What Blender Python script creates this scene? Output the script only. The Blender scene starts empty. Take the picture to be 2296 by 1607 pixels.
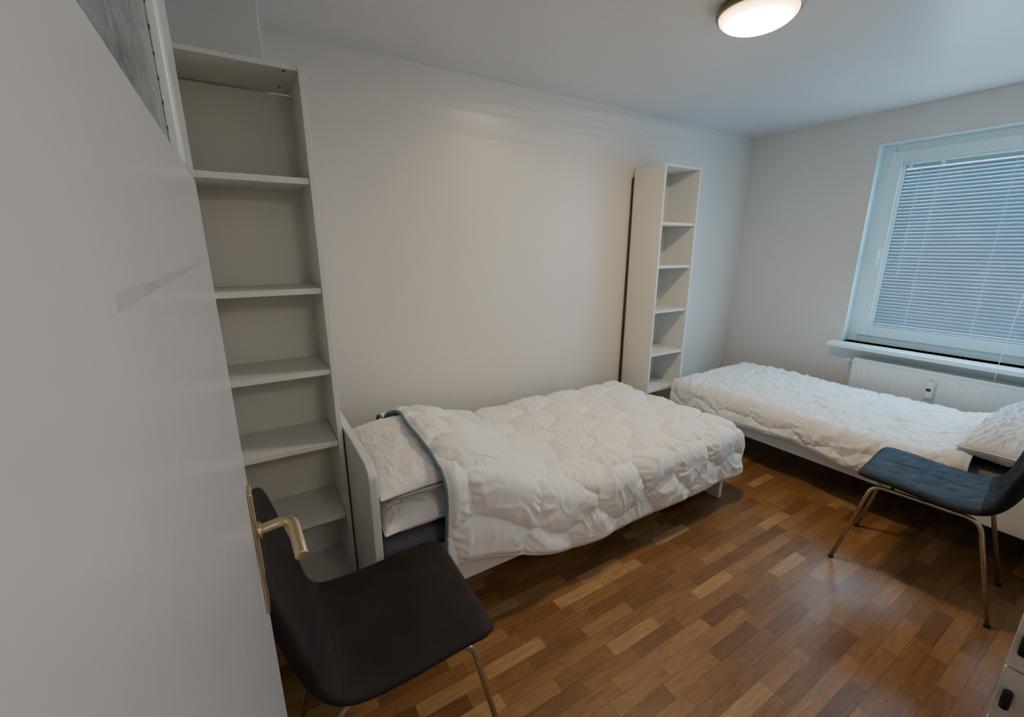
import bpy, math, random
import numpy as np
from mathutils import Vector, Matrix, noise
random.seed(4)
S = bpy.context.scene
C = S.collection
R = math.radians

# ------------------------------------------------------------------ materials
def new_mat(name):
    m = bpy.data.materials.new(name); m.use_nodes = True
    nt = m.node_tree
    return m, nt, nt.nodes['Principled BSDF']

def plain(name, col, rough=0.5, metal=0.0, bump=0.0, bscale=200, var=0.0, vscale=3.0, coat=0.0, sheen=0.0, spec=0.5):
    m, nt, p = new_mat(name)
    N = nt.nodes; L = nt.links
    p.inputs['Base Color'].default_value = (*col, 1)
    p.inputs['Roughness'].default_value = rough
    p.inputs['Metallic'].default_value = metal
    p.inputs['Specular IOR Level'].default_value = spec
    if coat: p.inputs['Coat Weight'].default_value = coat
    if sheen: p.inputs['Sheen Weight'].default_value = sheen
    tc = N.new('ShaderNodeTexCoord')
    if var > 0:
        n = N.new('ShaderNodeTexNoise'); n.inputs['Scale'].default_value = vscale; n.inputs['Detail'].default_value = 4
        L.new(tc.outputs['Object'], n.inputs['Vector'])
        r = N.new('ShaderNodeValToRGB')
        r.color_ramp.elements[0].position = 0.3; r.color_ramp.elements[1].position = 0.7
        r.color_ramp.elements[0].color = (*[c*(1-var) for c in col], 1)
        r.color_ramp.elements[1].color = (*[min(1, c*(1+var)) for c in col], 1)
        L.new(n.outputs['Fac'], r.inputs['Fac']); L.new(r.outputs['Color'], p.inputs['Base Color'])
    if bump > 0:
        n2 = N.new('ShaderNodeTexNoise'); n2.inputs['Scale'].default_value = bscale; n2.inputs['Detail'].default_value = 3
        L.new(tc.outputs['Object'], n2.inputs['Vector'])
        b = N.new('ShaderNodeBump'); b.inputs['Strength'].default_value = bump; b.inputs['Distance'].default_value = 0.002
        L.new(n2.outputs['Fac'], b.inputs['Height']); L.new(b.outputs['Normal'], p.inputs['Normal'])
    return m

M = {}
M['wall'] = plain('wall_paint', (0.73, 0.715, 0.69), 0.42, bump=0.25, bscale=160, var=0.015)
M['ceil'] = plain('ceiling_paint', (0.70, 0.695, 0.69), 0.35, bump=0.2, bscale=120, var=0.015)
M['hall'] = plain('hall_paint', (0.6, 0.59, 0.57), 0.7, var=0.02)
M['trim'] = plain('trim_white', (0.76, 0.75, 0.73), 0.3, var=0.01)
M['door'] = plain('door_lacquer', (0.69, 0.67, 0.67), 0.24, bump=0.12, bscale=30, var=0.02, vscale=2)
M['doormark'] = plain('door_mark_grey', (0.50, 0.48, 0.48), 0.35, var=0.15, vscale=30)
M['shelf'] = plain('shelf_white', (0.76, 0.75, 0.70), 0.42, var=0.01)
M['shelfback'] = plain('shelf_back', (0.77, 0.75, 0.69), 0.6, var=0.02)
M['gapshade'] = plain('gap_shade_brown', (0.05, 0.03, 0.02), 0.8, var=0.1)  # shade colour for the gap between far bookcase and wall
M['bed'] = plain('bed_white', (0.76, 0.75, 0.72), 0.35, var=0.01)
M['mattress'] = plain('mattress_grey', (0.17, 0.18, 0.21), 0.9, bump=0.5, bscale=400, var=0.1, vscale=30)
M['duvet'] = plain('duvet_white', (0.87, 0.845, 0.81), 0.8, bump=0.3, bscale=55, var=0.02, vscale=8, sheen=0.1)
M['pillow2'] = plain('pillow_grey_white', (0.76, 0.74, 0.74), 0.8, bump=0.35, bscale=55, var=0.04, vscale=8, sheen=0.1)
M['piping'] = plain('piping_blue', (0.15, 0.23, 0.27), 0.8, bump=0.3, bscale=500, var=0.05)
M['brass'] = plain('brass_satin', (0.58, 0.49, 0.32), 0.38, metal=1.0, var=0.04, vscale=20)
M['copper'] = plain('leg_bronze', (0.56, 0.49, 0.41), 0.33, metal=0.95, var=0.05, vscale=20)
M['chair'] = plain('chair_fabric', (0.025, 0.0185, 0.0165), 0.7, bump=0.6, bscale=350, var=0.25, vscale=10, spec=0.3)
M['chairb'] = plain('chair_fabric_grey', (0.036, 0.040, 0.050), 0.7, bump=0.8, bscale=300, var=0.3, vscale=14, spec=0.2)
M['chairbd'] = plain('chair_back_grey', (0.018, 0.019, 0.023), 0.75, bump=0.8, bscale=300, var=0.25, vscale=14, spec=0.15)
M['pvc'] = plain('window_pvc', (0.74, 0.93, 0.99), 0.3, var=0.01)  # white plastic with the cyan of the daylight put into its base colour
M['blindw'] = plain('blind_rail', (0.38, 0.47, 0.53), 0.4, var=0.02)
M['rad'] = plain('radiator_white', (0.80, 0.81, 0.80), 0.35, var=0.01)
M['black'] = plain('black_plastic', (0.012, 0.012, 0.013), 0.4, var=0.1)
M['rim'] = plain('lamp_rim', (0.26, 0.22, 0.16), 0.3, metal=1.0, var=0.05)
M['cord'] = plain('cord_white', (0.85, 0.9, 0.9), 0.6, var=0.02)
M['brick'] = plain('far_brick', (0.26, 0.22, 0.21), 0.9, var=0.25, vscale=1.5)
M['roof'] = plain('far_roof', (0.12, 0.08, 0.07), 0.9, var=0.2)
M['farglass'] = plain('far_glass', (0.12, 0.14, 0.16), 0.3, var=0.1)

# long wall: satin paint with faint uneven horizontal roller ripples under the ceiling
m, nt, p = new_mat('long_wall_paint'); N = nt.nodes; L = nt.links
p.inputs['Base Color'].default_value = (0.75, 0.715, 0.67, 1)
tc = N.new('ShaderNodeTexCoord'); sp = N.new('ShaderNodeSeparateXYZ'); L.new(tc.outputs['Object'], sp.inputs[0])
mp = N.new('ShaderNodeMapping'); mp.inputs['Scale'].default_value = (0.4, 0.0, 13.0); L.new(tc.outputs['Object'], mp.inputs['Vector'])
n1 = N.new('ShaderNodeTexNoise'); n1.inputs['Scale'].default_value = 1.0; n1.inputs['Detail'].default_value = 1.5; L.new(mp.outputs[0], n1.inputs['Vector'])
mr = N.new('ShaderNodeMapRange'); mr.interpolation_type = 'SMOOTHSTEP'; mr.inputs['From Min'].default_value = 1.95; mr.inputs['From Max'].default_value = 2.25; L.new(sp.outputs['Z'], mr.inputs['Value'])
xa = N.new('ShaderNodeMapRange'); xa.interpolation_type = 'SMOOTHSTEP'; xa.inputs['From Min'].default_value = 0.0; xa.inputs['From Max'].default_value = 1.9; L.new(sp.outputs['X'], xa.inputs['Value'])
xb = N.new('ShaderNodeMapRange'); xb.interpolation_type = 'SMOOTHSTEP'; xb.inputs['From Min'].default_value = 4.4; xb.inputs['From Max'].default_value = 2.3; L.new(sp.outputs['X'], xb.inputs['Value'])
mm = N.new('ShaderNodeMath'); mm.operation = 'MULTIPLY'; L.new(xa.outputs[0], mm.inputs[0]); L.new(xb.outputs[0], mm.inputs[1])
mk = N.new('ShaderNodeMath'); mk.operation = 'MULTIPLY'; L.new(mm.outputs[0], mk.inputs[0]); L.new(mr.outputs[0], mk.inputs[1])
sb = N.new('ShaderNodeMath'); sb.operation = 'SUBTRACT'; L.new(n1.outputs['Fac'], sb.inputs[0]); sb.inputs[1].default_value = 0.5
mu = N.new('ShaderNodeMath'); mu.operation = 'MULTIPLY'; L.new(sb.outputs[0], mu.inputs[0]); L.new(mk.outputs[0], mu.inputs[1])
b1 = N.new('ShaderNodeBump'); b1.inputs['Strength'].default_value = 1.0; b1.inputs['Distance'].default_value = 0.024; L.new(mu.outputs[0], b1.inputs['Height'])
n2 = N.new('ShaderNodeTexNoise'); n2.inputs['Scale'].default_value = 160; L.new(tc.outputs['Object'], n2.inputs['Vector'])
b2 = N.new('ShaderNodeBump'); b2.inputs['Strength'].default_value = 0.15; b2.inputs['Distance'].default_value = 0.002
L.new(n2.outputs['Fac'], b2.inputs['Height']); L.new(b1.outputs['Normal'], b2.inputs['Normal']); L.new(b2.outputs['Normal'], p.inputs['Normal'])
rr = N.new('ShaderNodeMapRange'); rr.inputs['To Min'].default_value = 0.42; rr.inputs['To Max'].default_value = 0.28; L.new(mk.outputs[0], rr.inputs['Value'])
L.new(rr.outputs[0], p.inputs['Roughness'])
p.inputs['Specular IOR Level'].default_value = 0.7
M['longwall'] = m

m, nt, p = new_mat('window_glass'); N = nt.nodes; L = nt.links
tr = N.new('ShaderNodeBsdfTransparent'); gl = N.new('ShaderNodeBsdfGlossy'); gl.inputs['Roughness'].default_value = 0.02
mx = N.new('ShaderNodeMixShader'); mx.inputs[0].default_value = 0.05
L.new(tr.outputs[0], mx.inputs[1]); L.new(gl.outputs[0], mx.inputs[2]); L.new(mx.outputs[0], N['Material Output'].inputs['Surface'])
M['glass'] = m
M['slat'] = plain('blind_slat', (0.30, 0.38, 0.44), 0.45, var=0.04, vscale=5)
m, nt, p = new_mat('ripple_glass'); N = nt.nodes; L = nt.links
p.inputs['Roughness'].default_value = 0.22
tc = N.new('ShaderNodeTexCoord')
nn = N.new('ShaderNodeTexNoise'); nn.inputs['Scale'].default_value = 30; nn.inputs['Detail'].default_value = 3; nn.inputs['Distortion'].default_value = 1.5
L.new(tc.outputs['Object'], nn.inputs['Vector'])
rg = N.new('ShaderNodeValToRGB'); rg.color_ramp.elements[0].position = 0.35; rg.color_ramp.elements[1].position = 0.65
rg.color_ramp.elements[0].color = (0.13, 0.17, 0.165, 1); rg.color_ramp.elements[1].color = (0.27, 0.32, 0.31, 1)
L.new(nn.outputs['Fac'], rg.inputs['Fac']); L.new(rg.outputs['Color'], p.inputs['Base Color'])
b = N.new('ShaderNodeBump'); b.inputs['Strength'].default_value = 0.6; b.inputs['Distance'].default_value = 0.004
L.new(nn.outputs['Fac'], b.inputs['Height']); L.new(b.outputs['Normal'], p.inputs['Normal'])
M['ripple'] = m
m, nt, p = new_mat('lamp_glow'); N = nt.nodes; L = nt.links
p.inputs['Base Color'].default_value = (0.9, 0.85, 0.75, 1)
tc = N.new('ShaderNodeTexCoord'); sp = N.new('ShaderNodeSeparateXYZ'); L.new(tc.outputs['Object'], sp.inputs[0])
mr = N.new('ShaderNodeMapRange'); mr.inputs['From Min'].default_value = -0.036; mr.inputs['From Max'].default_value = -0.086
L.new(sp.outputs['Z'], mr.inputs['Value'])
rc = N.new('ShaderNodeValToRGB'); rc.color_ramp.elements[0].color = (0.014, 0.008, 0.003, 1); rc.color_ramp.elements[1].color = (1.0, 0.75, 0.46, 1)
e = rc.color_ramp.elements.new(0.45); e.color = (0.065, 0.043, 0.020, 1)
e = rc.color_ramp.elements.new(0.80); e.color = (0.7, 0.53, 0.33, 1)
L.new(mr.outputs[0], rc.inputs['Fac']); L.new(rc.outputs['Color'], p.inputs['Emission Color'])
p.inputs['Emission Strength'].default_value = 170
M['glow'] = m
def parquet():
    m, nt, p = new_mat('parquet'); N = nt.nodes; L = nt.links
    tc = N.new('ShaderNodeTexCoord'); sp = N.new('ShaderNodeSeparateXYZ'); L.new(tc.outputs['Object'], sp.inputs[0])
    def mth(op, a, b=None):
        n = N.new('ShaderNodeMath'); n.operation = op
        for i, q in enumerate((a, b)):
            if q is None: continue
            if isinstance(q, (int, float)): n.inputs[i].default_value = q
            else: L.new(q, n.inputs[i])
        return n.outputs[0]
    SW, SL = 0.055, 0.25
    yy = mth('DIVIDE', sp.outputs['Y'], SW)
    row = mth('FLOOR', yy)
    wn = N.new('ShaderNodeTexWhiteNoise'); wn.noise_dimensions = '1D'; L.new(row, wn.inputs['W'])
    xx = mth('ADD', mth('DIVIDE', sp.outputs['X'], SL), mth('MULTIPLY', wn.outputs['Value'], 7.0))
    col = mth('FLOOR', xx)
    cv = N.new('ShaderNodeCombineXYZ'); L.new(row, cv.inputs[0]); L.new(col, cv.inputs[1])
    w2 = N.new('ShaderNodeTexWhiteNoise'); w2.noise_dimensions = '2D'; L.new(cv.outputs[0], w2.inputs['Vector'])
    ramp = N.new('ShaderNodeValToRGB'); e = ramp.color_ramp.elements
    e[0].position = 0; e[0].color = (0.175, 0.083, 0.031, 1); e[1].position = 1; e[1].color = (0.42, 0.250, 0.118, 1)
    for pos, c in ((0.25, (0.228, 0.112, 0.042)), (0.6, (0.272, 0.140, 0.053)), (0.86, (0.322, 0.172, 0.069))):
        q = e.new(pos); q.color = (*c, 1)
    L.new(w2.outputs['Value'], ramp.inputs['Fac'])
    c3 = N.new('ShaderNodeCombineXYZ')
    L.new(mth('ADD', mth('MULTIPLY', sp.outputs['X'], 5.0), mth('MULTIPLY', w2.outputs['Value'], 60)), c3.inputs[0])
    L.new(mth('MULTIPLY', sp.outputs['Y'], 46.0), c3.inputs[1]); L.new(mth('MULTIPLY', w2.outputs['Value'], 31), c3.inputs[2])
    g = N.new('ShaderNodeTexNoise'); g.inputs['Scale'].default_value = 1.6; g.inputs['Detail'].default_value = 6; g.inputs['Distortion'].default_value = 1.2
    L.new(c3.outputs[0], g.inputs['Vector'])
    gr = N.new('ShaderNodeValToRGB'); gr.color_ramp.elements[0].position = 0.30; gr.color_ramp.elements[1].position = 0.70
    gr.color_ramp.elements[0].color = (0.76, 0.73, 0.70, 1); gr.color_ramp.elements[1].color = (1.14, 1.14, 1.12, 1)
    L.new(g.outputs['Fac'], gr.inputs['Fac'])
    mul = N.new('ShaderNodeMixRGB'); mul.blend_type = 'MULTIPLY'; mul.inputs[0].default_value = 1
    L.new(ramp.outputs['Color'], mul.inputs[1]); L.new(gr.outputs['Color'], mul.inputs[2])
    fy = mth('FRACT', yy); fx = mth('FRACT', xx)
    dy = mth('MULTIPLY', mth('MINIMUM', fy, mth('SUBTRACT', 1.0, fy)), SW)
    dx = mth('MULTIPLY', mth('MINIMUM', fx, mth('SUBTRACT', 1.0, fx)), SL)
    d = mth('MINIMUM', dx, dy)
    j = mth('LESS_THAN', d, 0.0008)
    mj = N.new('ShaderNodeMixRGB'); L.new(mth('MULTIPLY', j, 0.55), mj.inputs[0]); L.new(mul.outputs[0], mj.inputs[1]); mj.inputs[2].default_value = (0.03, 0.013, 0.006, 1)
    L.new(mj.outputs[0], p.inputs['Base Color'])
    L.new(mth('ADD', 0.25, mth('MULTIPLY', g.outputs['Fac'], 0.18)), p.inputs['Roughness'])
    p.inputs['Specular IOR Level'].default_value = 0.42
    bp = N.new('ShaderNodeBump'); bp.inputs['Strength'].default_value = 0.12; bp.inputs['Distance'].default_value = 0.001
    L.new(mth('SUBTRACT', g.outputs['Fac'], j), bp.inputs['Height']); L.new(bp.outputs['Normal'], p.inputs['Normal'])
    return m
M['floor'] = parquet()

# ------------------------------------------------------------------ helpers
def base_loc(par):
    v = Vector((0, 0, 0))
    while par is not None:
        v += par.location; par = par.parent
    return v
class MB:
    def __init__(s): s.v = []; s.f = []
    def box(s, x0, x1, y0, y1, z0, z1):
        n = len(s.v)
        s.v += [(x0,y0,z0),(x1,y0,z0),(x1,y1,z0),(x0,y1,z0),(x0,y0,z1),(x1,y0,z1),(x1,y1,z1),(x0,y1,z1)]
        s.f += [(n,n+3,n+2,n+1),(n+4,n+5,n+6,n+7),(n,n+1,n+5,n+4),(n+1,n+2,n+6,n+5),(n+2,n+3,n+7,n+6),(n+3,n,n+4,n+7)]
        return s
    def tube(s, pts, r, seg=12, flat=1.0):
        pts = [Vector(p) for p in pts]; n0 = len(s.v); K = len(pts)
        up = None
        for i, p in enumerate(pts):
            t = (pts[min(i+1, K-1)] - pts[max(i-1, 0)]).normalized()
            if up is None:
                up = Vector((0,0,1)) if abs(t.z) < 0.9 else Vector((1,0,0))
            a = (up - t*up.dot(t)).normalized(); bb = t.cross(a).normalized(); up = a
            rr = r[i] if isinstance(r, (list, tuple)) else r
            for k in range(seg):
                th = 2*math.pi*k/seg
                s.v.append(tuple(p + a*math.cos(th)*rr + bb*math.sin(th)*rr*flat))
        for i in range(K-1):
            for k in range(seg):
                a0 = n0+i*seg+k; a1 = n0+i*seg+(k+1)%seg
                s.f.append((a0, a1, a1+seg, a0+seg))
        s.f.append(tuple(n0+k for k in range(seg))[::-1]); s.f.append(tuple(n0+(K-1)*seg+k for k in range(seg)))
        return s
    def lathe(s, prof, cx, cy, seg=64):
        n0 = len(s.v); K = len(prof)
        for (r, z) in prof:
            for k in range(seg):
                th = 2*math.pi*k/seg; s.v.append((cx+r*math.cos(th), cy+r*math.sin(th), z))
        for i in range(K-1):
            for k in range(seg):
                a0 = n0+i*seg+k; a1 = n0+i*seg+(k+1)%seg
                s.f.append((a0, a1, a1+seg, a0+seg))
        return s
    def prism(s, poly, axis, a, b):
        n = len(s.v); K = len(poly)
        def mk(p, t):
            if axis == 'x': return (t, p[0], p[1])
            if axis == 'y': return (p[0], t, p[1])
            return (p[0], p[1], t)
        s.v += [mk(p, a) for p in poly] + [mk(p, b) for p in poly]
        s.f.append(tuple(range(n, n+K))); s.f.append(tuple(range(n+2*K-1, n+K-1, -1)))
        for i in range(K):
            j = (i+1) % K; s.f.append((n+i, n+K+i, n+K+j, n+j))
        return s
    def build(s, name, mat, parent=None, bevel=0.0, smooth=False, seg=2):
        o0 = base_loc(parent)
        me = bpy.data.meshes.new(name)
        me.from_pydata([tuple(Vector(v)-o0) for v in s.v], [], s.f)
        import bmesh
        b = bmesh.new(); b.from_mesh(me); bmesh.ops.recalc_face_normals(b, faces=b.faces); b.to_mesh(me); b.free()
        me.materials.append(mat)
        if smooth:
            for f in me.polygons: f.use_smooth = True
        o = bpy.data.objects.new(name, me); C.objects.link(o); o.parent = parent
        if bevel > 0:
            md = o.modifiers.new('bevel', 'BEVEL'); md.width = bevel; md.segments = seg; md.limit_method = 'ANGLE'; md.angle_limit = R(40)
        return o
def thing(name, label, cat, loc, group=None):
    o = bpy.data.objects.new(name, None); C.objects.link(o); o.location = loc; o.empty_display_size = 0.1
    o['label'] = label; o['category'] = cat
    if group: o['group'] = group
    return o
def struct(o, label=None):
    o['kind'] = 'structure'
    if label: o['label'] = label
    return o
def copy_tree(o, parent=None):
    c = o.copy(); C.objects.link(c); c.parent = parent
    for ch in list(o.children): copy_tree(ch, c)
    return c
def fillet(pts, rad, n=8):
    pts = [Vector(p) for p in pts]; out = [pts[0]]
    for i in range(1, len(pts)-1):
        a, b, c = pts[i-1], pts[i], pts[i+1]
        d1 = (a-b).normalized(); d2 = (c-b).normalized()
        p1 = b + d1*rad; p2 = b + d2*rad
        for k in range(n+1):
            t = k/n; out.append(p1*(1-t)**2 + b*2*t*(1-t) + p2*t*t)
    out.append(pts[-1]); return out

# ------------------------------------------------------------------ room
WY = 2.475; WX = 4.07; CZ = 2.41; LX = -0.16; NY = -0.17
struct(MB().box(LX-0.2, WX+0.35, -1.8, WY+0.2, -0.1, 0).build('floor', M['floor']), 'glossy brown strip parquet floor')
struct(MB().box(LX-0.2, WX+0.35, -1.8, WY+0.2, CZ, CZ+0.1).build('ceiling', M['ceil']), 'smooth painted ceiling')
struct(MB().box(LX-0.2, WX+0.35, WY, WY+0.2, 0, CZ).build('wall_back', M['longwall']), 'long off-white wall behind the bed')
struct(MB().box(LX-0.2, LX, -1.6, WY, 0, CZ).build('wall_left', M['wall']))
struct(MB().box(LX, 0.168, 1.99, WY, 0, CZ).build('wall_pier', M['wall'], bevel=0.004), 'projecting wall pier above the tall bookcase')
wy0, wy1, wz0, wz1 = 0.15, 1.51, 0.735, 2.19
w = MB().box(WX, WX+0.35, -1.6, wy0, 0, CZ).box(WX, WX+0.35, wy1, WY, 0, CZ).box(WX, WX+0.35, wy0, wy1, 0, wz0).box(WX, WX+0.35, wy0, wy1, wz1, CZ)
struct(w.build('wall_right', M['wall']), 'wall with the window')
w = MB().box(0.86, WX, NY-0.1, NY, 0, CZ).box(LX, -0.09, NY-0.1, NY, 0, CZ).box(-0.09, 0.86, NY-0.1, NY, 2.03, CZ)
struct(w.build('wall_front', M['wall']), 'wall with the doorway')
struct(MB().box(LX-0.2, WX+0.35, -1.8, -1.6, 0, CZ).build('wall_hall', M['hall']))
struct(MB().box(LX, 0.168, 1.975, 1.99, 0, 0.06).build('baseboard_pier', M['trim']))
struct(MB().box(0.168, WX, WY-0.013, WY, 0, 0.06).build('baseboard_back', M['trim'], bevel=0.003))
struct(MB().box(WX-0.013, WX, NY, WY-0.013, 0, 0.06).build('baseboard_right', M['trim'], bevel=0.003))
struct(MB().box(0.94, WX-0.013, NY, NY+0.013, 0, 0.06).build('baseboard_front', M['trim'], bevel=0.003))
w = MB().box(0.86, 0.93, NY-0.11, NY+0.012, 0, 2.10).box(-0.155, -0.09, NY-0.11, NY+0.012, 0, 2.10).box(-0.09, 0.86, NY-0.11, NY+0.012, 2.03, 2.10)
struct(w.build('trim_1', M['trim'], bevel=0.003), 'white door casing')

# ------------------------------------------------------------------ door leaf
DX = -0.035; DT = 0.04; DY1 = 0.70; DY0 = -0.15
gz0, gz1, gy0, gy1 = 1.552, 1.90, -0.04, 0.585
d = MB()
d.box(DX-DT, DX, DY0, DY1, 0.01, gz0).box(DX-DT, DX, DY0, DY1, gz1, 2.01).box(DX-DT, DX, DY0, gy0, gz0, gz1).box(DX-DT, DX, gy1, DY1, gz0, gz1)
door = struct(d.build('door_1', M['door'], bevel=0.004, seg=3), 'open white door leaf with rippled glass light')
MB().box(DX-0.016, DX-0.010, gy0-0.01, gy1+0.01, gz0-0.01, gz1+0.01).build('glass_pane', M['ripple'], door)
MB().box(DX-0.010, DX-0.003, gy1-0.004, gy1+0.002, gz0, gz1).build('glazing_bead', M['trim'], door, bevel=0.001)
sm = MB()
for k in range(16):
    z = gz0+0.010+k*0.0215
    sm.box(DX-0.0103, DX-0.0090, gy1-0.0050, gy1-0.0036, z, z+0.002+0.004*random.random())
sm.build('glazing_nails', M['black'], door)
st = MB(); n = 24; poly = []
for k in range(n+1):
    y = 0.18+0.50*k/n; poly.append((y, 1.4555+0.0008*math.sin(k*1.3)))
for k in range(n, -1, -1):
    t = k/n; y = 0.18+0.50*t; poly.append((y, 1.4545-0.0042*(1-t)**1.5-0.0005+0.0005*math.sin(k*2.1)))
st.prism(poly, 'x', DX-0.0005, DX+0.0002)
st.build('door_mark', M['doormark'], door)  # thin tapered strip, slightly darker grey than the door face
hd = MB().box(DX, DX+0.005, 0.627, 0.662, 0.948, 1.145).build('door_handle', M['brass'], door, bevel=0.002, seg=3)
hd['label'] = 'satin brass lever handle on long plate'
hz = 1.077; px = DX
path = fillet([(px+0.004, 0.645, hz), (px+0.049, 0.645, hz+0.007), (px+0.053, 0.562, hz-0.004)], 0.022, 10)
MB().tube(path, 0.0070, 16, 1.2).build('lever', M['brass'], hd, smooth=True, bevel=0.001)
MB().tube([(px+0.005, 0.645, hz), (px+0.010, 0.645, hz)], 0.012, 24).build('collar', M['brass'], hd, bevel=0.001)
MB().box(DX+0.0051, DX+0.0056, 0.642, 0.648, 0.985, 1.002).build('keyhole', M['black'], hd)
MB().box(DX-DT-0.007, DX-DT, 0.625, 0.665, 0.945, 1.145).build('back_plate', M['brass'], hd, bevel=0.002)

# ------------------------------------------------------------------ bookcases
def bookcase(x0, yf, shelves, label, group, holes=False):
    wd, dp, H, t = 0.40, 0.28, 2.03, 0.018
    o = thing('bookcase', label, 'bookcase', (x0+wd/2, yf+dp/2, 0), group)
    MB().box(x0, x0+t, yf, yf+dp, 0, H).build('side_panel', M['shelf'], o, bevel=0.0012)
    MB().box(x0+wd-t, x0+wd, yf, yf+dp, 0, H).build('side_panel', M['shelf'], o, bevel=0.0012)
    MB().box(x0+t, x0+wd-t, yf+0.004, yf+dp, H-t+0.004, H).build('top_panel', M['shelf'], o, bevel=0.001)
    MB().box(x0+t, x0+wd-t, yf+dp-0.008, yf+dp-0.003, 0.05, H-t).build('back_panel', M['shelfback'], o)
    MB().box(x0+t, x0+wd-t, yf+0.001, yf+dp-0.008, 0.065, 0.065+t).build('bottom_panel', M['shelf'], o, bevel=0.001)
    MB().box(x0+t, x0+wd-t, yf+0.03, yf+0.045, 0, 0.065).build('plinth', M['shelf'], o)
    for z in shelves:
        MB().box(x0+t+0.001, x0+wd-t-0.001, yf+0.008, yf+dp-0.009, z-0.009, z+0.011).build('shelf', M['shelf'], o, bevel=0.001)
    if holes:
        for y in (yf+0.025, yf+0.19):
            MB().tube([(x0+wd-0.057, y, H-t+0.004), (x0+wd-0.057, y, H-t+0.0025)], 0.005, 16).build('screw_hole', M['black'], o)
    return o
bookcase(-0.146, 1.692, (1.685, 1.315, 1.01, 0.715, 0.39), 'tall narrow empty bookcase between the open door and the bed headboard', 'tall narrow white bookcases', True)
bc2 = bookcase(2.578, 2.172, (1.632, 1.325, 0.992, 0.655, 0.36), 'tall narrow empty bookcase against the long wall at the foot of the nearer bed', 'tall narrow white bookcases')
rb_ = MB().prism([(2.575, 0.06), (2.560, 0.06), (2.570, 1.97), (2.578, 1.97)], 'y', 2.4525, 2.460)  # painted shade: dark strip widening downwards in the gap behind the bookcase
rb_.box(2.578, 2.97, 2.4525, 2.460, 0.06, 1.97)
ro = rb_.build('gap_shade_strip', M['gapshade'], bc2); ro['label'] = 'dark brown strip standing in for shade in the gap behind the bookcase'

# ------------------------------------------------------------------ bed frame
def make_bed(label):
    Lb, Wb = 2.04, 0.94
    o = thing('bed', label, 'bed', (0, 0, 0), 'matching white single beds')
    def board(x0, x1, h, r):
        poly = [(0, 0), (Wb, 0)]
        for k in range(9):
            a = R(90*k/8); poly.append((Wb-r+r*math.cos(a), h-r+r*math.sin(a)))
        for k in range(9):
            a = R(90+90*k/8); poly.append((r+r*math.cos(a), h-r+r*math.sin(a)))
        return MB().prism(poly, 'x', x0, x1)
    board(0.004, 0.032, 0.775, 0.05).build('headboard', M['bed'], o, bevel=0.004, seg=3)
    board(Lb-0.03, Lb, 0.39, 0.04).build('footboard', M['bed'], o, bevel=0.004, seg=3)
    for y in (0.012, Wb-0.034):
        MB().box(0.032, Lb-0.03, y, y+0.022, 0.19, 0.38).build('side_rail', M['bed'], o, bevel=0.003)
    MB().box(0.032, Lb-0.03, Wb/2-0.02, Wb/2+0.02, 0.20, 0.24).build('centre_beam', M['bed'], o)
    sl = MB()
    for k in range(14):
        x = 0.08+k*0.138; sl.box(x, x+0.07, 0.034, Wb-0.034, 0.24, 0.255)
    sl.build('slats', M['bed'], o)
    mt = MB().box(0.034, Lb-0.06, 0.038, Wb-0.038, 0.257, 0.438)
    mt.build('mattress', M['mattress'], o, bevel=0.030, seg=5, smooth=True)
    return o
bed1 = make_bed('white single bed in front with its headboard beside the tall bookcase')
bed2 = copy_tree(bed1); bed2['label'] = 'white single bed standing crosswise below the window and radiator'
bed1.location = (0.256, 1.31, 0)
bed2.location = (3.77, 0.11, 0); bed2.rotation_euler = (0, 0, R(90))

# ------------------------------------------------------------------ duvets
def sstep(a, b, x):
    t = np.clip((x-a)/(b-a), 0, 1); return t*t*(3-2*t)
def nz(x, y, z):
    xf = x.ravel().tolist(); yf = y.ravel().tolist(); f = noise.noise
    return np.array([f((a, b, z)) for a, b in zip(xf, yf)]).reshape(x.shape)
def drape(e, r):
    e = np.maximum(e, 0); q = r*math.pi/2
    out = np.where(e < q, r*np.sin(np.minimum(e, q)/r), r)
    dn = np.where(e < q, r*(1-np.cos(np.minimum(e, q)/r)), r+(e-q))
    return out, dn
def grid_obj(name, P, mat, parent, thick=0.0):
    nu, nv, _ = P.shape
    o0 = base_loc(parent)
    V = (P.reshape(-1, 3)-np.array(o0)).tolist()
    F = []
    for i in range(nu-1):
        for j in range(nv-1):
            a = i*nv+j; F.append((a, a+nv, a+nv+1, a+1))
    me = bpy.data.meshes.new(name); me.from_pydata(V, [], F); me.materials.append(mat)
    for f in me.polygons: f.use_smooth = True
    o = bpy.data.objects.new(name, me); C.objects.link(o); o.parent = parent
    if thick:
        s = o.modifiers.new('solid', 'SOLIDIFY'); s.thickness = thick; s.offset = 0
    return o
def crease(n, k): return np.clip(1-np.abs(n)*k, 0, 1)**1.4
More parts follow.
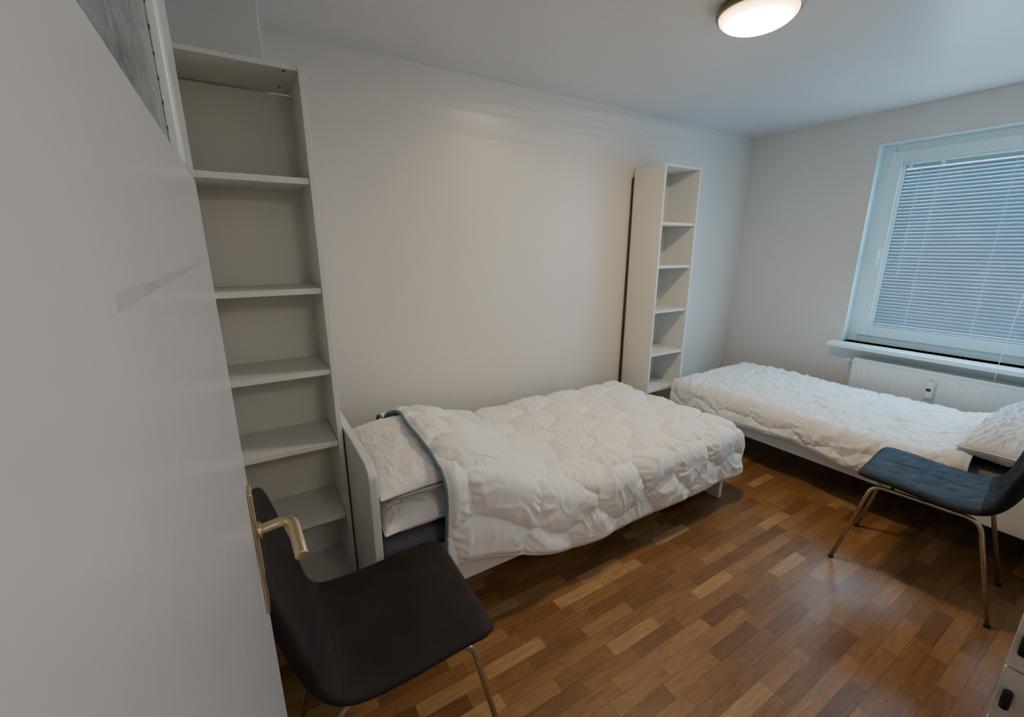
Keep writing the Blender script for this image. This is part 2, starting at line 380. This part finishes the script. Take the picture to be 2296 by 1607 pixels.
def make_duvet(o, world, x0, xe, over_x, ye_f, over_f, ye_b, over_b, top, hump, seed, puff, cu, cv, gather, ruche, x0skew=0.0, r=0.07, foldamp=0.006, loose=0.006, uneven=0.0):
    du = 0.0040
    U = np.arange(x0, xe+over_x+du, du); Vv = np.arange(ye_f-over_f, ye_b+over_b+du, du)
    u, v = np.meshgrid(U, Vv, indexing='ij')
    u2 = u + x0skew*(1-(u-x0)/(xe-x0))*sstep(ye_f, ye_b, v)
    u2 = u2 + 0.008*np.sin(v*9+seed)*(1-sstep(x0, x0+0.5, u))
    v2 = v - uneven*(0.6*np.sin(u*4.3+seed)+0.4*np.sin(u*10.1+2*seed))*np.clip((ye_f-v)/over_f, 0, 1)
    ox, dx = drape(u2-xe, r); of, df = drape(ye_f-v2, r); ob, db = drape(v-ye_b, r)
    base_x = np.minimum(u2, xe)+ox
    base_y = np.clip(v2, ye_f, ye_b)-of+ob
    dd = np.maximum(df, db)
    down = (dx**3+dd**3)**(1/3)
    corner = np.minimum(dx, df)
    z = top + hump(np.minimum(u2, xe), np.clip(v, ye_f, ye_b))*(1-0.35*np.clip(df/0.3, 0, 1)) - down
    fold = foldamp*np.sin(u2*12+1.5*np.sin(u2*5+seed)+seed)*np.clip(df/0.2, 0, 1)
    base_y = base_y-(0.004+foldamp)*np.clip(df/0.2, 0, 1)-fold
    base_x = base_x+0.008*np.sin(v*13+seed)*np.clip(dx/0.2, 0, 1)+0.012*np.clip(dx/0.2, 0, 1)
    base_x = base_x-0.18*corner; base_y = base_y+0.18*corner
    z = z + 0.006 + 0.010*nz(u*1.8, v*2.0, seed)
    P = np.stack([base_x, base_y, z], -1)
    gu = np.gradient(P, axis=0); gv = np.gradient(P, axis=1)
    nrm = np.cross(gu, gv); nrm /= (np.linalg.norm(nrm, axis=-1, keepdims=True)+1e-9)
    rg = random.Random(int(seed*10))
    wu = u+0.028*nz(u*6, v*6, seed+5)+0.010*nz(u*14, v*14, seed+25); wv = v+0.028*nz(u*6, v*6, seed+9)+0.010*nz(u*14, v*14, seed+29)
    F1 = np.full(u.shape, 9.0); F2 = np.full(u.shape, 9.0); su = np.zeros(u.shape); sv = np.zeros(u.shape)
    row = 0; yv = Vv[0]-cv
    while yv < Vv[-1]+cv:
        xu = U[0]-cu+(cu/2 if row % 2 else 0)
        while xu < U[-1]+cu:
            a = xu+rg.uniform(-0.25, 0.25)*cu; b_ = yv+rg.uniform(-0.25, 0.25)*cv
            D = np.sqrt((wu-a)**2+((wv-b_)*(cu/cv)*0.9)**2)
            nearer = D < F1
            F2 = np.where(nearer, F1, np.minimum(F2, D)); F1 = np.where(nearer, D, F1)
            su = np.where(nearer, a, su); sv = np.where(nearer, b_, sv)
            xu += cu
        yv += cv; row += 1
    best = (F2-F1)/2
    th = np.arctan2(v-sv, u-su)
    pf = np.clip(best/(cu*0.30), 0, 1); pf = 1-(1-pf)**2.4
    nearst = np.exp(-(best/(cu*0.17))**2)
    mid = np.clip(best/0.008, 0, 1)
    mask = np.clip(0.6+1.7*nz(u*5.5, v*5.5, seed+31), 0, 1)
    rad = (0.5+0.5*np.cos(th*11+7*nz(u*7, v*7, seed+3)))**2.6
    rad2 = (0.5+0.5*np.cos(th*21+9*nz(u*8, v*8, seed+13)))**2.4
    soft = nz(u*5, v*6, seed+1)
    w3 = nz(u*24, v*20, seed+7)
    rch = crease(nz(u*13+2*v, v*2.6, seed+8), 2.6)+0.6*crease(nz(u*22-3*v, v*4, seed+18), 2.6)
    q1 = nz(u*2.5, v*2.5, seed+40)
    l1 = crease(nz(u*3.0+v*5.0+q1, v*3.5-u*4.5, seed+2), 5.5)
    l2 = crease(nz(u*7.5-v*3.0, v*4+u*2.5+q1, seed+12), 4.6)
    l3 = crease(nz(u*10+v*7, v*9-u*6, seed+22), 4.0)
    disp = puff*pf + gather*(rad+0.7*rad2)*nearst*(0.3+0.7*mid)*mask + 0.0045*soft*pf + 0.0008*w3 + ruche*rch*(0.5+0.5*nearst) + loose*(0.9*l1+0.8*l2+0.5*l3)*(0.4+0.6*pf)
    edge = np.minimum.reduce([sstep(0, 0.03, u-U[0]), sstep(0, 0.03, U[-1]-u), sstep(0, 0.03, v-Vv[0]), sstep(0, 0.03, Vv[-1]-v)])
    P = P+nrm*(disp*(0.25+0.75*edge))[..., None]
    Wp = world(P)
    grid_obj('cover', Wp, M['duvet'], o, thick=0.008)
    return Wp

P1 = dict(cx=0.52, cy=1.74, z0=0.562, lx=0.45, ly=0.84, h=0.170, slope=0.085)
def pil_top(X, Y, q):
    A = np.clip((X-q['cx'])/(q['lx']/2)*0.97, -1, 1); B = np.clip((Y-q['cy'])/(q['ly']/2)*0.98, -1, 1)
    A = np.where(A > 0, A*0.8, A)
    prof = (np.clip(1-np.abs(A)**2.3, 0, 1)*np.clip(1-np.abs(B)**3.2, 0, 1))**0.50
    return q['z0']+q['h']*0.45+q['h']*0.55*prof-q['slope']*sstep(0.0, 0.9, B)
def hump1(x, y):
    zt = pil_top(np.minimum(x, 0.30)+0.28, y+1.31, P1)+0.018-0.455
    return zt*(1-sstep(0.27, 0.92, x))**1.15 + 0.012*np.exp(-((x-1.3)/0.4)**2)
dv1 = thing('duvet', 'white quilted duvet with blue-grey piped edge spread over the nearer bed', 'duvet', (1.3, 1.8, 0.47))
w1 = lambda P: np.stack([P[..., 0]+0.28, P[..., 1]+1.31, P[..., 2]], -1)
W1 = make_duvet(dv1, w1, 0.222, 2.005, 0.285, 0.032, 0.335, 0.93, 0.08, 0.453, hump1, 1.7, 0.022, 0.28, 0.20, 0.0080, 0.0, x0skew=0.04, loose=0.0050)
MB().tube([tuple(p) for p in W1[0, ::3]], 0.0070, 8).build('piping', M['piping'], dv1, smooth=True)
MB().tube([tuple(p) for p in W1[::3, 0]], 0.004, 8).build('hem', M['duvet'], dv1, smooth=True)

def hump2(x, y):
    return 0.085*(1-sstep(0.34, 0.58, x))*(0.5+0.5*np.exp(-((y-0.5)/0.4)**4)) + 0.010*np.exp(-((x-1.7)/0.25)**2)
dv2 = thing('duvet', 'crumpled white duvet spread over the bed below the window', 'duvet', (3.3, 1.2, 0.47))
w2 = lambda P: np.stack([P[..., 1]+2.83, P[..., 0]+0.11, P[..., 2]], -1)
W2 = make_duvet(dv2, w2, 0.335, 1.955, 0.12, 0.04, 0.215, 0.90, 0.10, 0.443, hump2, 6.1, 0.011, 0.22, 0.17, 0.006, 0.0075, r=0.06, foldamp=0.011, loose=0.0062, uneven=0.02)
MB().tube([tuple(p) for p in W2[0, ::3]], 0.004, 8).build('hem', M['duvet'], dv2, smooth=True)

# ------------------------------------------------------------------ pillows
def make_pillow(label, cx, cy, z0, lx, ly, h, seed, piping=True, wk=1.0, slope=0.0, mat=None):
    o = thing('pillow', label, 'pillow', (cx, cy, z0))
    mat = mat or M['duvet']
    n = 140
    a = np.linspace(-1, 1, n)
    A, B = np.meshgrid(a, a, indexing='ij')
    A = np.sign(A)*(1-(1-np.abs(A))**1.5); B = np.sign(B)*(1-(1-np.abs(B))**1.5)
    prof = (np.clip(1-np.abs(A)**2.3, 0, 1)*np.clip(1-np.abs(B)**3.2, 0, 1))**0.50
    X = cx+A*lx/2*(1-0.06*(1-B**2)*np.abs(A)**4); Y = cy+B*ly/2*(1-0.04*(1-A**2)*np.abs(B)**4)
    mid = z0+h*0.45
    wr = wk*(0.009*crease(nz(A*1.6+B*2, B*3-A, seed), 4.5)+0.007*crease(nz(A*4, B*5+A*3, seed+2), 4.0)+0.005*crease(nz(A*7-B*3, B*9+A*3, seed+5), 3.4)+0.002*nz(A*9, B*14, seed+4)-0.005)
    rad = 0.007*crease(nz(B*16, A*1.5, seed+6), 2.4)*np.exp(-((1-np.abs(A))/0.30)**2)+0.007*crease(nz(A*9, B*1.5, seed+7), 2.4)*np.exp(-((1-np.abs(B))/0.20)**2)
    zs = -slope*sstep(0.0, 0.9, B)
    Zt = mid+h*0.55*prof+(wr+rad)*np.minimum(1, prof*1.5)+zs; Zb = mid-h*0.45*prof*0.98+0.5*(wr+rad)*prof+zs*0.6*(1-0.6*prof)
    Zb = np.minimum(Zb, Zt-0.0005)
    Vt = np.stack([X, Y, Zt], -1); Vb = np.stack([X, Y, Zb], -1)
    mb = MB(); V = Vt.reshape(-1, 3).tolist(); nb = len(V); V += Vb.reshape(-1, 3).tolist(); F = []
    for i in range(n-1):
        for j in range(n-1):
            q = i*n+j; F.append((q, q+n, q+n+1, q+1)); F.append((nb+q, nb+q+1, nb+q+n+1, nb+q+n))
    mb.v = V; mb.f = F
    mb.build('pillow_body', mat, o, smooth=True)
    ring = [Vt[i, 0] for i in range(0, n, 2)]+[Vt[-1, j] for j in range(0, n, 2)]+[Vt[i, -1] for i in range(n-1, -1, -2)]+[Vt[0, j] for j in range(n-1, -1, -2)]
    MB().tube([tuple(p) for p in ring]+[tuple(ring[0])], 0.0035, 8).build('piping', M['piping'] if piping else mat, o, smooth=True)
    return o
make_pillow('flat white lower pillow lying under the piped pillow on the nearer bed', 0.52, 1.74, 0.437, 0.44, 0.86, 0.165, 2.2, False, 0.9, 0.02)
make_pillow('plump white pillow with blue-grey piping on top at the bookcase headboard', P1['cx'], P1['cy'], P1['z0'], P1['lx'], P1['ly'], P1['h'], 5.2, True, 0.65, P1['slope'])
make_pillow('greyish white crumpled pillow at the head of the bed below the window', 3.28, 0.315, 0.437, 0.90, 0.38, 0.225, 8.2, False, 1.8, 0.0, M['pillow2'])

# ------------------------------------------------------------------ chairs
def make_chair(seams, fabric, backfab, label):
    o = thing('chair', label, 'chair', (0, 0, 0), 'matching upholstered side chairs')
    ctrl = [(0.225, 0.452), (0.205, 0.468), (0.12, 0.468), (0.0, 0.458), (-0.10, 0.455), (-0.165, 0.468), (-0.205, 0.505), (-0.232, 0.565), (-0.255, 0.65), (-0.282, 0.76), (-0.308, 0.865)]
    def cr(t):
        K = len(ctrl)-1; x = t*K; i = min(int(x), K-1); f = x-i
        g = lambda k: Vector(ctrl[max(0, min(K, k))])
        p0, p1, p2, p3 = g(i-1), g(i), g(i+1), g(i+2)
        return 0.5*((2*p1)+(p2-p0)*f+(2*p0-5*p1+4*p2-p3)*f*f+(3*p1-p0-3*p2+p3)*f**3)
    NS, NW = 160, 61
    pts = [cr(i/(NS-1)) for i in range(NS)]
    arc = [0]
    for i in range(1, NS): arc.append(arc[-1]+(pts[i]-pts[i-1]).length)
    T = arc[-1]
    top = []; bot = []
    for i in range(NS):
        s = arc[i]
        t = (pts[min(i+1, NS-1)]-pts[max(i-1, 0)]).normalized()
        nrm = Vector((t.y, -t.x))
        if nrm.y+nrm.x < 0: nrm = -nrm
        hw = 0.216-0.016*math.exp(-((s-0.47)/0.09)**2)-0.012*max(0, (s-0.6)/(T-0.6))
        for end, rr in ((s, 0.05), (T-s, 0.085)):
            if end < rr:
                q = 1-end/rr; hw -= rr*0.9*(1-math.sqrt(max(0, 1-q*q)))
        ra = []; rb = []
        back = 1/(1+math.exp(-(s-0.50)/0.04))
        for j in range(NW):
            a = -1+2*j/(NW-1); a = math.copysign(1-(1-abs(a))**1.35, a)
            curl = back*0.028*abs(a)**2.2 + (1-back)*0.006*abs(a)**3
            th = 0.025*(1-abs(a)**6)**0.5*min(1, (min(s, T-s)/0.025+0.05))**0.5+0.001
            g = 0.0
            if seams and s > 0.05:
                g += 0.0045*math.exp(-((a*hw)/0.010)**2)
                for ss in (0.20, 0.62, 0.76): g += 0.0045*math.exp(-((s-ss)/0.010)**2)
                g += 0.004*max(0, 1-3.5*abs(noise.noise((a*hw*14+s*6, s*14-a*hw*9, 3.1))))
            c = pts[i]+nrm*curl
            A = c+nrm*(th-min(g, 0.007)*(1-abs(a)**6)); B = c-nrm*th
            ra.append((a*hw, A.x, A.y)); rb.append((a*hw, B.x, B.y))
        top.append(ra); bot.append(rb)
    def part(name, i0, i1, fab):
        mb = MB(); n = i1-i0+1
        for G in (top, bot):
            for i in range(i0, i1+1): mb.v += G[i]
        off = n*NW
        for i in range(n-1):
            for j in range(NW-1):
                q = i*NW+j; mb.f.append((q, q+1, q+NW+1, q+NW)); mb.f.append((off+q, off+q+NW, off+q+NW+1, off+q+1))
            for j in (0, NW-1):
                q = i*NW+j; mb.f.append((q, q+NW, off+q+NW, off+q))
        for i in (0, n-1):
            for j in range(NW-1):
                q = i*NW+j; mb.f.append((q, q+1, off+q+1, off+q))
        return mb.build(name, fab, o, smooth=True)
    cut = next(i for i in range(NS) if arc[i] > 0.40)
    part('seat', 0, cut, fabric); part('backrest', cut, NS-1, backfab)
    for sx in (-1, 1):
        f = fillet([(sx*0.198, 0.262, 0.006), (sx*0.165, 0.175, 0.422), (sx*0.165, 0.0, 0.422)], 0.05, 10)
        MB().tube(f, 0.0085, 14).build('leg', M['copper'], o, smooth=True)
        f = fillet([(sx*0.165, 0.0, 0.422), (sx*0.165, -0.165, 0.422), (sx*0.180, -0.262, 0.006)], 0.05, 10)
        MB().tube(f, 0.0085, 14).build('leg', M['copper'], o, smooth=True)
        for yy, zx in ((0.262, 0.198), (-0.262, 0.180)):
            MB().lathe([(0.0, 0), (0.011, 0), (0.011, 0.01), (0.0, 0.01)], sx*zx, yy, 16).build('foot_cap', M['black'], o)
    for yy in (0.11, -0.11):
        MB().tube([(-0.165, yy, 0.425), (0.165, yy, 0.425)], 0.007, 12).build('crossbar', M['copper'], o, smooth=True)
    return o
ch1 = make_chair(False, M['chair'], M['chair'], 'dark brown upholstered chair beside the open door and nearer bed headboard')
ch2 = make_chair(True, M['chairb'], M['chairbd'], 'blue-grey upholstered chair with pale metal legs in front of the bed below the window')
ch1.location = (0.230, 1.035, 0); ch1.rotation_euler = (0, 0, R(-91))
ch2.location = (2.500, 0.475, 0); ch2.rotation_euler = (0, 0, R(6))

# ------------------------------------------------------------------ window
fx = WX+0.10
fr = MB().box(fx, fx+0.07, wy0, wy0+0.07, wz0, wz1).box(fx, fx+0.07, wy1-0.07, wy1, wz0, wz1)
fr.box(fx, fx+0.07, wy0+0.07, wy1-0.07, wz0, wz0+0.07).box(fx, fx+0.07, wy0+0.07, wy1-0.07, wz1-0.07, wz1)
win = struct(fr.build('window_1', M['pvc'], bevel=0.004), 'white plastic window frame')
a0, a1, b0, b1 = wy0+0.055, wy1-0.055, wz0+0.055, wz1-0.055; sw = 0.105
sh = MB().box(fx-0.022, fx+0.05, a0, a0+0.075, b0, b1).box(fx-0.022, fx+0.05, a1-0.075, a1, b0, b1)
sh.box(fx-0.022, fx+0.05, a0+0.075, a1-0.075, b0, b0+0.075).box(fx-0.022, fx+0.05, a0+0.075, a1-0.075, b1-0.075, b1)
sh.box(fx-0.008, fx+0.045, a0+0.075, a0+sw, b0+0.075, b1-0.075).box(fx-0.008, fx+0.045, a1-sw, a1-0.075, b0+0.075, b1-0.075)
sh.box(fx-0.008, fx+0.045, a0+sw, a1-sw, b0+0.075, b0+sw).box(fx-0.008, fx+0.045, a0+sw, a1-sw, b1-sw, b1-0.075)
sash = sh.build('window_sash', M['pvc'], win, bevel=0.005, seg=3)
MB().box(fx+0.012, fx+0.018, a0+sw-0.01, a1-sw+0.01, b0+sw-0.01, b1-sw+0.01).build('glass_pane', M['glass'], sash)
wh = MB().box(fx-0.030, fx-0.022, a1-0.055, a1-0.025, 1.385, 1.455)
wh.box(fx-0.052, fx-0.030, a1-0.046, a1-0.034, 1.43, 1.445).box(fx-0.056, fx-0.044, a1-0.050, a1-0.030, 1.325, 1.45)
wh.build('window_handle', M['pvc'], sash, bevel=0.004)
struct(MB().box(WX-0.135, fx, wy0-0.05, wy1+0.05, 0.705, wz0+0.0).build('trim_2', M['pvc'], bevel=0.005, seg=3), 'white window sill')
rv = MB().box(WX-0.002, fx, wy1-0.004, wy1, wz0, wz1).box(WX-0.002, fx, wy0, wy0+0.004, wz0, wz1).box(WX-0.002, fx, wy0+0.004, wy1-0.004, wz1-0.004, wz1)
struct(rv.build('trim_3', M['pvc'], bevel=0.001), 'white window reveal lining')

# ------------------------------------------------------------------ blind
bx = fx-0.030; by0, by1 = 0.30, 1.352; bz0, bz1 = 0.885, 2.035
bl = thing('venetian_blind', 'lowered silver-grey venetian blind hanging on the window sash', 'blind', (bx, (by0+by1)/2, bz0))
MB().box(bx-0.012, bx+0.014, by0, by1, bz1-0.025, bz1).build('headrail', M['blindw'], bl, bevel=0.002)
MB().box(bx-0.010, bx+0.012, by0, by1, bz0, bz0+0.012).build('bottom_rail', M['blindw'], bl, bevel=0.002)
sl = MB(); z = bz0+0.026; ang = R(62)
while z < bz1-0.03:
    prof = []
    for k in range(5):
        s = (k/4-0.5)*0.025; c = 0.0022*(1-(2*k/4-1)**2)
        prof.append((bx+s*math.cos(ang)-c*math.sin(ang), z+s*math.sin(ang)+c*math.cos(ang)))
    n0 = len(sl.v)
    for (x, zz) in prof: sl.v += [(x, by0+0.003, zz), (x, by1-0.003, zz)]
    for k in range(4): sl.f.append((n0+2*k, n0+2*k+1, n0+2*k+3, n0+2*k+2))
    z += 0.0240
sl.build('slats', M['slat'], bl, smooth=True)
for y in (1.16, 0.81, 0.46):
    MB().tube([(bx-0.013, y, bz0+0.01), (bx-0.013, y, bz1-0.02)], 0.0016, 6).build('ladder_cord', M['cord'], bl)
MB().tube([(bx-0.02, 0.62, bz1-0.02), (bx-0.02, 0.62, 1.3), (WX-0.148, 0.612, 0.75), (WX-0.15, 0.61, 0.66)], 0.0015, 6).build('pull_cord', M['cord'], bl)
MB().tube([(bx-0.018, 1.26, bz1-0.02), (bx-0.02, 1.265, 1.25)], 0.0025, 8).build('tilt_wand', M['cord'], bl)
for y in (1.31, 1.14):
    MB().box(bx-0.016, bx+0.018, y, y+0.02, bz1-0.028, bz1+0.008).build('bracket', M['pvc'], bl, bevel=0.002)

# ------------------------------------------------------------------ radiator
ry0, ry1, rz0, rz1 = 0.22, 1.37, 0.12, 0.64; rxf = 3.955
rd = thing('radiator', 'white ribbed panel radiator on the wall under the window sill', 'radiator', (4.0, (ry0+ry1)/2, 0))
mb = MB(); prof = []; x = rxf; dep = 0.0035
y = ry0+0.012; prof.append((x, y))
while y < ry1-0.05:
    prof += [(x, y+0.018), (x+dep*0.7, y+0.022), (x+dep, y+0.027), (x+dep*0.7, y+0.032), (x, y+0.036)]
    y += 0.036
prof.append((x, ry1-0.012)); K = 4
for (px_, py_) in prof: mb.v += [(x, py_, rz0), (px_, py_, rz0+0.04), (px_, py_, rz1-0.05), (x, py_, rz1-0.02)]
for i in range(len(prof)-1):
    for k in range(K-1):
        a = i*K+k; mb.f.append((a, a+K, a+K+1, a+1))
mb.box(rxf+0.009, rxf+0.016, ry0+0.01, ry1-0.01, rz0, rz1-0.012)
mb.build('front_panel', M['rad'], rd)
MB().box(4.025, 4.035, ry0+0.01, ry1-0.01, rz0, rz1-0.01).build('rear_panel', M['rad'], rd, bevel=0.002)
for y in (ry0, ry1-0.012):
    MB().box(rxf+0.001, 4.04, y, y+0.012, rz0+0.01, rz1).build('side_cover', M['rad'], rd, bevel=0.003)
gm = MB().box(rxf, rxf+0.014, ry0+0.012, ry1-0.012, rz1-0.022, rz1).box(4.028, 4.038, ry0, ry1, rz1-0.01, rz1)
y = ry0+0.012
while y < ry1-0.015: gm.box(rxf+0.014, 4.028, y, y+0.004, rz1-0.008, rz1-0.002); y += 0.014
gm.build('top_grille', M['rad'], rd)
for y in (ry0+0.2, ry1-0.2): MB().box(4.035, WX-0.001, y, y+0.03, rz0+0.1, rz1-0.08).build('wall_bracket', M['rad'], rd)
for y in (ry0+0.1, ry1-0.1): MB().box(3.985, 4.015, y, y+0.03, 0, rz0+0.02).build('floor_bracket', M['rad'], rd)
MB().tube([(4.0, ry1, 0.605), (4.0, ry1+0.03, 0.605)], 0.009, 14).tube([(4.0, ry1+0.03, 0.605), (4.0, ry1+0.055, 0.605)], 0.014, 14).tube([(4.0, ry1+0.04, 0.605), (WX-0.001, ry1+0.04, 0.605)], 0.008, 12).build('valve', M['rad'], rd, smooth=True, bevel=0.002)
hm = MB().box(rxf-0.034, rxf-0.001, 0.872, 0.918, 0.45, 0.575).build('heat_meter', M['trim'], rd, bevel=0.010, seg=4)
MB().box(rxf-0.0350, rxf-0.0336, 0.884, 0.908, 0.505, 0.525).build('display', M['black'], hm, bevel=0.0004)

# ------------------------------------------------------------------ ceiling lamp
lx, ly = 1.905, 1.205
lp = thing('ceiling_lamp', 'round flush ceiling lamp with glowing glass dome and metal rim', 'lamp', (lx, ly, CZ))
MB().lathe([(0.0, CZ), (0.145, CZ), (0.154, CZ-0.010), (0.157, CZ-0.024), (0.153, CZ-0.032), (0.147, CZ-0.034), (0.145, CZ-0.030), (0.0, CZ-0.03)], lx, ly, 72).build('rim', M['rim'], lp, smooth=True)
pf = [(0.1465, CZ-0.031)]
for k in range(1, 21):
    a = R(90*k/20); pf.append((0.146*math.cos(a), CZ-0.031-0.057*math.sin(a)))
MB().lathe(pf, lx, ly, 72).build('glass_dome', M['glow'], lp, smooth=True)

# ------------------------------------------------------------------ chest of drawers, lower right
cx0, cy1 = 1.60, 0.086
cd = thing('chest_of_drawers', 'white chest of drawers with black pulls at the lower right edge', 'drawers', (1.8, -0.04, 0))
MB().box(cx0+0.02, 2.10, NY+0.02, cy1-0.004, 0.03, 0.74).build('body', M['bed'], cd, bevel=0.003)
MB().box(cx0-0.004, 2.11, NY+0.015, cy1, 0.74, 0.76).build('top_panel', M['bed'], cd, bevel=0.003)
for x in (cx0+0.04, 2.04):
    for y in (NY+0.04, cy1-0.05): MB().box(x, x+0.03, y, y+0.03, 0, 0.03).build('foot', M['bed'], cd)
for k in range(4):
    z0 = 0.04+k*0.175
    dr = MB().box(cx0, cx0+0.019, NY+0.022, cy1-0.002, z0, z0+0.170).build('drawer', M['bed'], cd, bevel=0.002)
    MB().tube([(cx0-0.012, cy1-0.024, z0+0.06), (cx0-0.018, cy1-0.024, z0+0.085), (cx0-0.012, cy1-0.024, z0+0.11)], 0.010, 12).box(cx0-0.012, cx0, cy1-0.030, cy1-0.018, z0+0.062, z0+0.074).box(cx0-0.012, cx0, cy1-0.030, cy1-0.018, z0+0.096, z0+0.108).build('pull', M['black'], dr)

# ------------------------------------------------------------------ far building outside
fb = thing('house', 'brown brick house seen dimly through the window blind', 'house', (16, 1, -4))
MB().box(16, 20, -14, 12, -4, 6.2).build('wall', M['brick'], fb)
MB().prism([(-14.4, 6.2), (12.4, 6.2), (10.6, 8.2), (-12.6, 8.2)], 'x', 15.7, 20.2).build('roof', M['roof'], fb)
for y in (-7, -4, -1, 2.2, 5.4, 8.6):
    for z in (-1.6, 1.2):
        MB().box(15.95, 16.02, y, y+1.2, z, z+1.5).build('window', M['farglass'], fb)

# ------------------------------------------------------------------ light
wd = bpy.data.worlds.new('sky'); S.world = wd; wd.use_nodes = True
bg = wd.node_tree.nodes['Background']; bg.inputs[0].default_value = (0.30, 0.68, 1.0, 1); bg.inputs[1].default_value = 12.0
def area(name, loc, rot, sx, sy, power, col, portal=False):
    l = bpy.data.lights.new(name, 'AREA'); l.shape = 'RECTANGLE'; l.size = sx; l.size_y = sy; l.energy = power; l.color = col
    if portal: l.cycles.is_portal = True
    o = bpy.data.objects.new(name, l); C.objects.link(o); o.location = loc; o.rotation_euler = rot; return o
area('window_portal', (WX+0.36, (wy0+wy1)/2, (wz0+wz1)/2), (0, R(90), 0), 1.45, 1.36, 1, (1, 1, 1), True)
area('window_fill', (bx-0.03, (by0+by1)/2, (bz0+bz1)/2), (0, R(90), 0), 1.05, 0.95, 17, (0.36, 0.68, 1.0))  # unseen fill lamp added on the room side of the blind to boost daylight
hl = bpy.data.lights.new('hall_fill', 'POINT'); hl.energy = 18; hl.color = (1, 0.95, 0.91); hl.shadow_soft_size = 0.15  # unseen fill lamp added behind the camera to brighten the door
ho = bpy.data.objects.new('hall_fill', hl); C.objects.link(ho); ho.location = (0.6, -0.9, 2.1)

# ------------------------------------------------------------------ camera
f = 965.0; pitch = math.atan(250/965.0); az = R(58.4)
F = Vector((math.cos(az), math.sin(az), 0)); Rt = Vector((math.sin(az), -math.cos(az), 0)); Z = Vector((0, 0, 1))
fw = F*math.cos(pitch)-Z*math.sin(pitch); up = F*math.sin(pitch)+Z*math.cos(pitch)
cam = bpy.data.cameras.new('camera'); co = bpy.data.objects.new('camera', cam); C.objects.link(co)
mw = Matrix(((Rt.x, up.x, -fw.x, 0), (Rt.y, up.y, -fw.y, 0), (Rt.z, up.z, -fw.z, 1.47), (0, 0, 0, 1)))
co.matrix_world = mw
cam.sensor_width = 36; cam.sensor_fit = 'HORIZONTAL'; cam.lens = f/2296*36; cam.clip_start = 0.01; cam.clip_end = 100
S.camera = co
